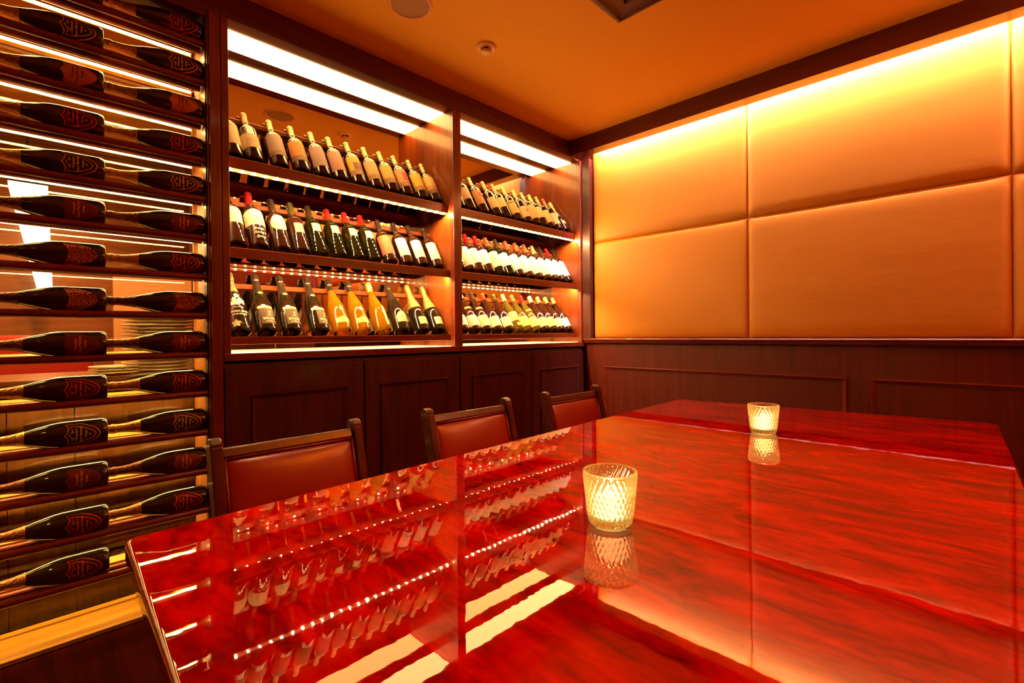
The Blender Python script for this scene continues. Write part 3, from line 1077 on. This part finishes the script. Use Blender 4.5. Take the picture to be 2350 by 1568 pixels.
# --- left cabinet, middle shelf
y2 = spread(row_y([549, 601.6, 654, 698.6, 740.7, 785, 826, 863, 902.4, 939.4, 974, 1009], -.085), 0.0835, 0.69, 1.818)
arch = lambda t: .018 * (1 - t * t)
oval_b = lambda t: .028 * (abs(t) ** 3)
RC = ((.50, .012, .008), .15, .4)
BC = ((.05, .022, .012), .2, .3)
GC = ((.10, .075, .02), .3, .3)
hand = [('Jhonn', .020, .080, .25, .0006), ('Rivers', .020, .058, .25, .0006), ('Bros', .020, .034, .25, .0006)]
mid_specs = [
    ('bord', 'g_brown', [(.105, .175, 1.5, CREAM, arch)], BC, 'dark wine bottle with a half-height cream label', None, BLK),
    ('bord', 'g_brown', [(.108, .180, 1.5, CREAM, arch)], RC, 'red capped wine bottle with white handwriting below its label', hand, (.9, .8, .5)),
    ('bord', 'g_brown', [(.105, .175, 1.0, CREAM, lambda t: .02 * (1 - t ** 4) - .02 * t ** 4, oval_b)], BC, 'dark wine bottle with an oval cream label', None, BLK),
    ('bord', 'g_brown', [(.105, .165, .55, (.75, .42, .22))], GC, 'wine bottle with a narrow brownish label and olive cap', None, BLK),
    ('bord', 'g_green', [(.130, .182, .55, (.70, .55, .30))], BC, 'green wine bottle with a small square label and black cap', None, BLK),
    ('bord', 'g_green', [(.135, .185, .55, (.70, .55, .30))], RC, 'red capped green bottle, left one of three', None, BLK),
    ('bord', 'g_green', [(.135, .185, .55, (.70, .55, .30))], RC, 'red capped green bottle, middle one of three', None, BLK),
    ('bord', 'g_green', [(.135, .185, .55, (.70, .55, .30))], RC, 'red capped green bottle, right one of three', None, BLK),
    ('bord', 'g_brown', [(.045, .182, 1.5, (.50, .14, .045))], BC, 'wine bottle with a large rust red label', None, BLK),
    ('bord', 'g_brown', [(.048, .180, 1.2, WHITE)], BC, 'black capped bottle with a tall white label, left of three', None, BLK),
    ('bord', 'g_brown', [(.048, .180, 1.2, WHITE)], BC, 'black capped bottle with a tall white label, middle of three', None, BLK),
    ('bord', 'g_brown', [(.048, .180, 1.2, WHITE)], BC, 'black capped bottle with a tall white label, right of three', None, BLK),
]
for i, (k, g_, labs, cap, wd, tx, tc_) in enumerate(mid_specs):
    stand_bottle(k, g_, 0, 1, y2[i], labs, cap, wd, 'middle shelf by the rack', text=tx, tcol=tc_, sc_=1.06 if i < 2 else (1.0 if i < 8 else .96), capz=.250)

# --- left cabinet, bottom shelf
y3 = spread(row_y([553.7, 615, 673, 737.4, 789, 835, 882.6, 927, 973, 1015.8], -.09), 0.0955, 0.69, 1.812)


def flowers(t, r):
    f = prof_fn(CHAMP_S)
    mb = MB()
    def petal(u, z, a, l, w):
        vs = [(u, z)]
        for k in range(10):
            b_ = 2 * PI * k / 10
            px_, pz = l * .5 + l * .5 * math.cos(b_), w * math.sin(b_)
            vs.append((u + px_ * math.cos(a) - pz * math.sin(a), z + px_ * math.sin(a) + pz * math.cos(a)))
        V = [((f(z_) + .0009) * math.cos(u_ / r), (f(z_) + .0009) * math.sin(u_ / r), z_) for u_, z_ in vs]
        mb.add(V, [(0, 1 + k, 1 + (k + 1) % 10) for k in range(10)])
    for (u, z, s) in ((.004, .185, 1.0), (-.014, .150, 1.5), (.016, .152, 1.3), (-.022, .030, 1.1)):
        for k in range(5):
            petal(u, z, .3 + k * 2 * PI / 5, .018 * s, .006 * s)
    petal(-.010, .032, -.3, .05, .005)
    mb.build('painted_flowers', lab((.85, .72, .40), 0, .5), t)


BK = ((.04, .022, .012), .3, .25)
GD = ((.75, .45, .12), .8, .3)
salon = [('CHAMPAGNE', .0085, .117, 0, .0002), ('S', .040, .070, .35, -.0004), ('SALON', .0165, .050, 0, .0005), ('Le Mesnil', .010, .037, .4, .0001)]


def salon_frame(t, r):
    f = prof_fn(CHAMP_S)
    patch(f, .113, .127, .75, .0008).build('label_band', lab((.62, .45, .20), .2, .5), t, smooth=True)
    mb = MB()
    for (a, b_, c, d) in ((-.75, -.72, .03, .113), (.72, .75, .03, .113)):
        pass
    patch(f, .205, .222, .45, .0008, lambda q: -.008 * q * q, lambda q: .008 * q * q).build('neck_badge', lab((.50, .33, .14), .3, .5), t, smooth=True)


arch2 = lambda t: .030 * (1 - abs(t) ** 2.2) - .005
low_specs = [
    ('champ', 'g_black', [], ((.40, .25, .1), .7, .3), 'champagne bottle painted with pale flowers', [('CHAMPAGNE', .0065, .112, 0, 0), ('PERRIER-JOU\u00cbT', .0125, .088, 0, .0003), ('BELLE EPOQUE', .0095, .074, 0, .0002)], (.85, .70, .38), flowers, .215, 0),
    ('champ', 'g_black', [(.028, .113, .75, (.10, .055, .015))], BK, 'black champagne bottle lettered SALON, left of three', salon, (.88, .68, .32), salon_frame, .215, .15),
    ('champ', 'g_black', [(.028, .113, .75, (.10, .055, .015))], BK, 'black champagne bottle lettered SALON, middle of three', salon, (.88, .68, .32), salon_frame, .215, .15),
    ('champ', 'g_black', [(.028, .113, .75, (.10, .055, .015))], BK, 'black champagne bottle lettered SALON, right of three', salon, (.88, .68, .32), salon_frame, .215, .45),
    ('champ', 'g_amber', [(.040, .072, .85, (.90, .62, .12), lambda t: .005 * math.cos(3 * t)), (.118, .150, .22, (.92, .75, .3), lambda t: -.03 * abs(t))], BK, 'glowing amber champagne bottle with a low yellow band, left of two', None, BLK, None, .262, .1),
    ('champ', 'g_amber', [(.040, .072, .85, (.90, .62, .12), lambda t: .005 * math.cos(3 * t)), (.118, .150, .22, (.92, .75, .3), lambda t: -.03 * abs(t))], BK, 'glowing amber champagne bottle with a low yellow band, right of two', None, BLK, None, .262, .1),
    ('champ', 'g_amber', [(.030, .150, .28, (.92, .72, .28), lambda t: .01 * math.cos(2 * t))], ((.85, .6, .25), .7, .3), 'glowing amber champagne bottle with a tall narrow label', None, BLK, None, .270, .45),
    ('champ', 'g_black', [(.048, .095, .85, (.62, .40, .20), arch2)], BK, 'dark champagne bottle with an arched tan label', [('BRUT', .010, .078, 0, .0002), ('CHAMPAGNE', .0065, .062, 0, 0)], (.25, .12, .05), None, .215, .1),
    ('champ', 'g_black', [(.034, .085, .85, (.88, .72, .28))], GD, 'dark champagne bottle with gold neck and cream label, left of two', [('KRUG', .014, .056, 0, .0002)], (.75, .5, .15), None, .160, .25),
    ('champ', 'g_black', [(.034, .085, .85, (.88, .76, .42))], GD, 'dark champagne bottle with gold neck and cream label, right of two', [('KRUG', .014, .056, 0, .0002)], (.65, .45, .2), None, .160, .25),
]
for i, (k, g_, labs, cap, wd, tx, tc_, ex, cz_, rl) in enumerate(low_specs):
    stand_bottle(k, g_, 0, 2, y3[i], labs, cap, wd, 'bottom shelf', name='champagne_bottle', text=tx, tcol=tc_, extra=ex, capz=cz_, roll=rl)

# --- corner cabinet, top shelf
y4 = spread(row_y([1063, 1088, 1118, 1149, 1171, 1195.6, 1219, 1238, 1257, 1276, 1292, 1310], -.10), 0.0835, 1.965, 3.085)
ord_c = ['first', 'second', 'third', 'fourth', 'fifth', 'sixth', 'seventh', 'eighth', 'ninth', 'tenth', 'eleventh', 'last']
c1 = [
    ('bord', [(.060, .160, 1.4, CREAM)], FO, 'plain cream label'), ('bord', [(.075, .175, 1.4, (.82, .58, .30))], FO, 'beige label with small figures'),
    ('bord', [(.060, .185, 1.35, (.70, .36, .18)), (.12, .155, .35, (.75, .06, .02))], FO, 'red and pink pictorial label'), ('bord', [(.055, .150, 1.35, (.84, .64, .30))], ((.75, .30, .12), .6, .3), 'yellowish cream label'),
    ('bord', [(.085, .170, 1.35, CREAM)], ((.78, .25, .10), .6, .3), 'cream label set high'), ('bord', [(.050, .170, 1.35, (.80, .58, .22)), (.145, .158, 1.35, (.35, .22, .05))], ((.80, .48, .12), .6, .3), 'yellow banner label'),
    ('bord', [(.040, .140, 1.4, CREAM), (.085, .110, .22, (.75, .08, .03))], ((.78, .40, .16), .6, .3), 'cream label with a red square'), ('bord', [(.045, .175, 1.35, (.80, .52, .26))], FO, 'peach label'),
    ('bord', [(.070, .175, 1.35, CREAM)], ((.85, .55, .15), .6, .3), 'cream label over dark glass'), ('bord', [(.040, .160, 1.35, (.86, .70, .38))], FO, 'pale ivory label'),
    ('bord', [(.040, .150, 1.35, (.84, .58, .26))], ((.75, .10, .04), .4, .3), 'honey coloured label and red cap'), ('champ', [(.060, .095, .6, (.75, .55, .2))], GD, 'small gold label and gold neck'),
]
for i, (k, labs, cap, wd) in enumerate(c1):
    stand_bottle(k, 'g_brown', 1, 0, y4[i], labs, cap, 'bottle with ' + wd, '%s on the corner top shelf' % ord_c[i], sc_=1.0 if k == 'bord' else .9)

# --- corner cabinet, middle shelf
y5 = spread(row_y([1063, 1083, 1105, 1129, 1153, 1176, 1199, 1221, 1241, 1259.6, 1277, 1293.5, 1310], -.085), 0.0835, 1.965, 3.09)
ORC = ((.60, .13, .05), .2, .4)
caps = [RC, RC, RC, RC, ORC, GC, ORC, ORC, ORC, ((.65, .4, .2), .2, .4), BC, RC, BC]
capw = ['red', 'red', 'red', 'red', 'orange', 'olive', 'orange', 'orange', 'orange', 'tan', 'black', 'red', 'black']
lo = [.045, .030, .060, .062, .052, .070, .048, .040, .034, .028, .034, .038, .042]
nth13 = ['first', 'second', 'third', 'fourth', 'fifth', 'sixth', 'seventh', 'eighth', 'ninth', 'tenth', 'eleventh', 'twelfth', 'last']
for i in range(13):
    stand_bottle('bord', 'g_brown' if i not in (4, 5) else 'g_green', 1, 1, y5[i], [(lo[i], .178, 1.4, WHITE if i != 4 else (.85, .7, .36))], caps[i],
                 'white labelled wine bottle with %s cap' % capw[i], '%s on the corner middle shelf' % nth13[i], capz=.246)

# --- corner cabinet, bottom shelf
y6 = spread(row_y([1066, 1093, 1119, 1144.5, 1170, 1191.7, 1212, 1232.6, 1253, 1274.7, 1295, 1313], -.09), 0.0915, 1.97, 3.085)
c3 = [
    ('g_brown', [(.030, .105, 1.3, WHITE)], BC, 'ivory label'), ('g_brown', [(.028, .108, 1.3, WHITE), (.165, .180, 1.0, YELL)], ((.75, .60, .35), .2, .4), 'white label and white cap'),
    ('g_brown', [(.028, .112, 1.3, CREAM), (.165, .180, 1.0, (.8, .5, .15))], BC, 'yellowish cream label'), ('g_brown', [(.028, .105, 1.3, (.84, .70, .42))], ((.35, .05, .02), .3, .4), 'creamy label and maroon cap'),
    ('g_brown', [(.028, .102, 1.3, (.82, .68, .42))], GC, 'creamy label and olive cap'), ('g_pale', [(.075, .150, 1.2, (.82, .45, .14)), (.030, .055, .5, (.8, .7, .15))], ((.70, .55, .3), .2, .4), 'orange label on clear green glass'),
    ('g_pale', [(.030, .110, 1.3, (.84, .55, .16))], ((.6, .15, .06), .2, .4), 'golden label with a red emblem'), ('g_pale', [(.028, .108, 1.3, (.85, .58, .20)), (.165, .180, 1.0, YELL)], RC, 'amber label and red cap'),
    ('g_brown', [(.028, .105, 1.3, (.84, .58, .26))], ((.80, .62, .38), .2, .4), 'peach label and white cap'), ('g_brown', [(.028, .108, 1.3, (.84, .60, .20))], ((.75, .38, .14), .2, .4), 'yellow label with black speckles'),
    ('g_brown', [(.028, .102, 1.3, (.86, .70, .36))], ((.70, .36, .14), .2, .4), 'ivory label and orange cap'), ('g_brown', [(.028, .105, 1.3, WHITE)], ((.68, .34, .14), .2, .4), 'bright white label and orange cap'),
]
for i, (g_, labs, cap, wd) in enumerate(c3):
    stand_bottle('burg', g_, 1, 2, y6[i], labs, cap, 'sloping bottle with ' + wd, '%s on the corner bottom shelf' % ord_c[i], capz=.262)

# ================================================================== TABLE
TZ = .709
tb = empty('dining_table', (1.75, 1.25, FZ), 'large glossy red burl wood table with two candle glasses on it', 'table')
A, Bc, Cc, Dn = (1.281, .122), (1.188, 2.345), (2.336, 2.468), (2.62, .02)
# near right corner lies beyond the frame, under the camera
Dn = (2.437, .077)
quad = [A, Dn, Cc, Bc]
quad = [(x - 1.75, y - 1.25) for x, y in quad]
mb = MB()
T_ = TZ - FZ


def quad_ring(ins):
    out = []
    n = 4
    for i in range(n):
        p, a, c = Vector(quad[i]), Vector(quad[i - 1]), Vector(quad[(i + 1) % n])
        d1 = (a - p).normalized()
        d2 = (c - p).normalized()
        out.append(p + (d1 + d2).normalized() * ins * 1.414)
    return out


def rounded(ins, rad=.018, seg=4):
    pts = quad_ring(ins)
    out = []
    n = 4
    rr = max(rad - ins * .3, .006)
    for i in range(n):
        p, a, c = pts[i], pts[i - 1], pts[(i + 1) % n]
        p1 = p + (a - p).normalized() * rr
        p2 = p + (c - p).normalized() * rr
        for k in range(seg + 1):
            t = k / seg
            out.append((1 - t) ** 2 * p1 + 2 * t * (1 - t) * p + t * t * p2)
    return out


prof = [(.007, T_), (.005, T_ - .0004), (.003, T_ - .0014), (.0012, T_ - .003), (.0002, T_ - .0055), (0, T_ - .010), (0, T_ - .030), (.004, T_ - .040), (.014, T_ - .046), (.05, T_ - .048)]
rings = [rounded(i_) for i_, _ in prof]
n = len(rings[0])
vs, fs = [], []
for rg, (_, z) in zip(rings, prof):
    vs += [(p.x, p.y, z) for p in rg]
for a in range(len(prof) - 1):
    for k in range(n):
        fs.append((a * n + k, (a + 1) * n + k, (a + 1) * n + (k + 1) % n, a * n + (k + 1) % n))
fs.append(tuple(range(n)))
fs.append(tuple(len(vs) - n + k for k in range(n - 1, -1, -1)))
top = MB().add(vs, fs).build('tabletop', M['burl'], tb)
top.data.polygons.foreach_set('use_smooth', [len(p.vertices) == 4 for p in top.data.polygons])
ap = quad_ring(.10)
mb = MB()
mb.prism([(p.x, p.y) for p in ap], 2, T_ - .11, T_ - .047)
mb.build('apron', M['wood'], tb, bevel=.003)
for (i, s_) in enumerate(quad_ring(.16)):
    MB().box(s_.x - .045, s_.x + .045, s_.y - .045, s_.y + .045, 0, T_ - .11).build('leg', M['wood'], tb, bevel=.006)


# ================================================================== CHAIRS
def make_chair():
    c = empty('dining_chair', (0, 0, 0))
    W = .435
    hw = W / 2
    H = .81
    # side posts: lean back, flat oval top; section in x-z extruded along y
    def post(y0_, y1_):
        def cx(z):   # centre line leaning backwards above the seat
            return .10 - .10 * max(0, (z - .42)) / (H - .42)
        pts_f, pts_b = [], []
        zs = [0, .2, .42, .55, .65, .72, .76, .785]
        for z in zs:
            w = .020 if z < .3 else .021 + .004 * (z - .3) / .5
            back = cx(z) if z > .42 else .10 - .04 * (1 - z / .42)
            pts_f.append((back + w, z)); pts_b.append((back - w, z))
        cxt = cx(.79)
        arc = [(cxt + .0245 * math.cos(a), .788 + .022 * math.sin(a)) for a in [PI * k / 8 for k in range(9)]]
        poly = pts_f + arc + pts_b[::-1]
        return MB().prism([(x, z) for x, z in poly], 1, y0_, y1_)
    post(-hw, -hw + .030).build('back_post', M['chair_wood'], c, bevel=.004, seg=2)
    post(hw - .030, hw).build('back_post', M['chair_wood'], c, bevel=.004, seg=2)
    # top rail and lower rail
    def slat(z0, z1, xa, xb):
        return MB().add([(xa(z0) - .012, -hw + .03, z0), (xa(z0) + .014, -hw + .03, z0), (xb(z1) + .010, -hw + .03, z1), (xb(z1) - .012, -hw + .03, z1 - .004),
                         (xa(z0) - .012, hw - .03, z0), (xa(z0) + .014, hw - .03, z0), (xb(z1) + .010, hw - .03, z1), (xb(z1) - .012, hw - .03, z1 - .004)],
                        [(0, 1, 2, 3), (7, 6, 5, 4), (0, 4, 5, 1), (1, 5, 6, 2), (2, 6, 7, 3), (3, 7, 4, 0)])
    fx = lambda z: .10 - .10 * max(0, (z - .42)) / (H - .42)
    slat(.756, .782, fx, fx).build('top_rail', M['chair_wood'], c, bevel=.004)
    slat(.49, .52, fx, fx).build('lower_rail', M['chair_wood'], c, bevel=.004)
    # padded back
    def pad(y0_, y1_, z0, z1, th, base):
        nx, nz = 20, 14
        vs = []
        for i in range(nx + 1):
            for j in range(nz + 1):
                s_, t_ = .5 - .5 * math.cos(PI * i / nx), .5 - .5 * math.cos(PI * j / nz)
                y = y0_ + (y1_ - y0_) * s_
                z = z0 + (z1 - z0) * t_
                e = min(1, 4 * s_ * (1 - s_)) ** .35 * min(1, 4 * t_ * (1 - t_)) ** .35
                vs.append((fx(z) + base + th * e, y, z))
        fs = []
        for i in range(nx):
            for j in range(nz):
                k = i * (nz + 1) + j
                fs.append((k, k + nz + 1, k + nz + 2, k + 1))
        n0 = len(vs)
        cs = [0, nx * (nz + 1), nx * (nz + 1) + nz, nz]
        vs += [(vs[q][0] - .018, vs[q][1], vs[q][2]) for q in cs]
        for a in range(4):
            b2 = (a + 1) % 4
            fs.append((cs[a], cs[b2], n0 + b2, n0 + a))
        fs.append((n0 + 3, n0 + 2, n0 + 1, n0))
        return MB().add(vs, fs)
    bk = pad(-hw + .037, hw - .037, .525, .749, .022, .006).build('back_cushion', M['leather'], c, smooth=True)
    # piping round the cushion
    mb = MB()
    ya, yb, za, zb_ = -hw + .035, hw - .035, .523, .752
    cor = [(ya, za), (yb, za), (yb, zb_), (ya, zb_)]
    for k in range(4):
        (p0, q0), (p1, q1) = cor[k], cor[(k + 1) % 4]
        mb.cyl((fx(q0) + .012, p0, q0), (fx(q1) + .012, p1, q1), .0042, 10)
    mb.build('piping', M['leather_dark'], bk, smooth=True)
    MB().box(-.002, .008, -hw + .03, hw - .03, .0, .0).add([], [])
    # inner frame moulding behind the cushion
    mb = MB()
    mb.add([(fx(.52) - .008, -hw + .03, .52), (fx(.52) - .008, hw - .03, .52), (fx(.757) - .008, hw - .03, .757), (fx(.757) - .008, -hw + .03, .757),
            (fx(.52) + .004, -hw + .03, .52), (fx(.52) + .004, hw - .03, .52), (fx(.757) + .004, hw - .03, .757), (fx(.757) + .004, -hw + .03, .757)],
           [(0, 1, 2, 3), (7, 6, 5, 4), (0, 4, 5, 1), (1, 5, 6, 2), (2, 6, 7, 3), (3, 7, 4, 0)])
    mb.build('back_panel', M['chair_wood'], c)
    # seat
    MB().box(.085, .49, -hw + .005, hw - .005, .40, .44).build('seat_frame', M['chair_wood'], c, bevel=.006)
    MB().box(.120, .495, -hw + .012, hw - .012, .44, .49).build('seat', M['leather'], c, bevel=.02, seg=4)
    for s_ in (-1, 1):
        y_ = s_ * (hw - .025)
        MB().add([(.445, y_ - .02, .40), (.485, y_ - .02, .40), (.485, y_ + .02, .40), (.445, y_ + .02, .40), (.430, y_ - .014, 0), (.458, y_ - .014, 0), (.458, y_ + .014, 0), (.430, y_ + .014, 0)],
                 [(0, 1, 2, 3), (7, 6, 5, 4), (0, 4, 5, 1), (1, 5, 6, 2), (2, 6, 7, 3), (3, 7, 4, 0)]).build('leg', M['chair_wood'], c, bevel=.004)
    return c


M['leather_dark'] = mat('oxblood_piping', (.20, .010, .004), .3, spec=.6)


def copy_tree(o, parent=None):
    c = o.copy()
    sc.collection.objects.link(c)
    c.parent = parent
    for ch in list(o.children):
        copy_tree(ch, c)
    return c


chair = make_chair()
for i, (y, lb) in enumerate(((.570, 'nearest the bottle rack'), (1.266, 'middle one of the three'), (1.93, 'in front of the corner cabinet'))):
    c = chair if i == 0 else copy_tree(chair)
    c.location = (.825, y, FZ)
    tag(c, 'dark wood chair with red leather back, ' + lb, 'chair', 'red leather chairs along the table')


# ================================================================== CANDLE GLASSES
# uplighter added out of view to brighten the ceiling, near the padded wall
ul = empty('fill_uplighter', (3.75, 2.35, FZ), 'added unseen floor uplighter with a metal bowl near the padded wall', 'lamp')
MB().lathe([(0, 0), (.14, 0), (.14, .012), (.02, .025), (0, .025)], 32).build('base', M['steel'], ul, smooth=True)
MB().cyl((0, 0, .02), (0, 0, 1.62), .012).build('pole', M['steel'], ul, smooth=True)
MB().lathe([(.02, 1.60), (.10, 1.66), (.15, 1.76), (.145, 1.76), (.095, 1.67), (0, 1.63)], 32).build('bowl', M['steel'], ul, smooth=True)
ld = bpy.data.lights.new('uplighter_fill', 'SPOT'); ld.energy = P_UP; ld.color = C_FILL; ld.spot_size = math.radians(150); ld.spot_blend = 1; ld.shadow_soft_size = .06
lo_ = bpy.data.objects.new('uplighter_fill', ld); sc.collection.objects.link(lo_); lo_.parent = ul; lo_.location = (0, 0, 1.72); lo_.rotation_euler = (PI, 0, 0)


def candle(x, y, label):
    c = empty('candle_glass', (x, y, TZ + .0005), label, 'candle holder', 'ribbed glass candle holders on the table')
    n, nz = 168, 22
    H = .094
    def R_(t):
        return .0385 + (.0478 - .0385) * t
    vs = []
    # outer skin with flutes twisting one way
    for j in range(nz + 1):
        t = j / nz
        z = .004 + (H - .004) * t
        amp = .0016 * min(1, t * 8) * min(1, (1 - t) * 14)
        for k in range(n):
            a = 2 * PI * k / n
            r = R_(t) + amp * math.cos(28 * (a - .95 * t))
            vs.append((r * math.cos(a), r * math.sin(a), z))
    # rim, inner skin with flutes twisting the other way
    for j in range(nz + 1):
        t = 1 - j / nz
        z = .012 + (H - .012) * t
        amp = .0015 * min(1, t * 8) * min(1, (1 - t) * 14)
        for k in range(n):
            a = 2 * PI * k / n
            r = R_(t) - .0042 + amp * math.cos(28 * (a + .95 * t))
            vs.append((r * math.cos(a), r * math.sin(a), z if j else H))
    fs = []
    for j in range(2 * nz + 1):
        for k in range(n):
            k2 = (k + 1) % n
            fs.append((j * n + k, j * n + k2, (j + 1) * n + k2, (j + 1) * n + k))
    last = (2 * nz + 1) * n
    vs.append((0, 0, .012)); ci = len(vs) - 1
    fs += [(last + k, last + (k + 1) % n, ci) for k in range(n)]
    # foot
    b0 = len(vs)
    for (r, z) in ((.0365, .0012), (.0350, 0)):
        for k in range(n):
            a = 2 * PI * k / n
            vs.append((r * math.cos(a), r * math.sin(a), z))
    for k in range(n):
        k2 = (k + 1) % n
        fs.append((b0 + k, b0 + k2, k2, k))
        fs.append((b0 + n + k, b0 + n + k2, b0 + k2, b0 + k))
    vs.append((0, 0, .001)); ci = len(vs) - 1
    fs += [(ci, b0 + n + (k + 1) % n, b0 + n + k) for k in range(n)]
    MB().add(vs, fs).build('glass_cup', M['candle_glass'], c, smooth=True)
    t_ = MB().lathe([(0, .0125), (.0185, .0125), (.0270, .014), (.0285, .054), (.0270, .057), (.0240, .053), (0, .050)], 28).build('tealight', M['wax'], c, smooth=True)
    MB().lathe([(0, .0515), (.0035, .054), (.0055, .060), (.0048, .068), (.0022, .077), (0, .083)], 14).build('flame', M['candle_light'], t_, smooth=True)
    return c


candle(1.838, .742, 'ribbed clear glass candle holder glowing on the near part of the table')
candle(1.776, 1.751, 'ribbed clear glass candle holder glowing on the far part of the table')
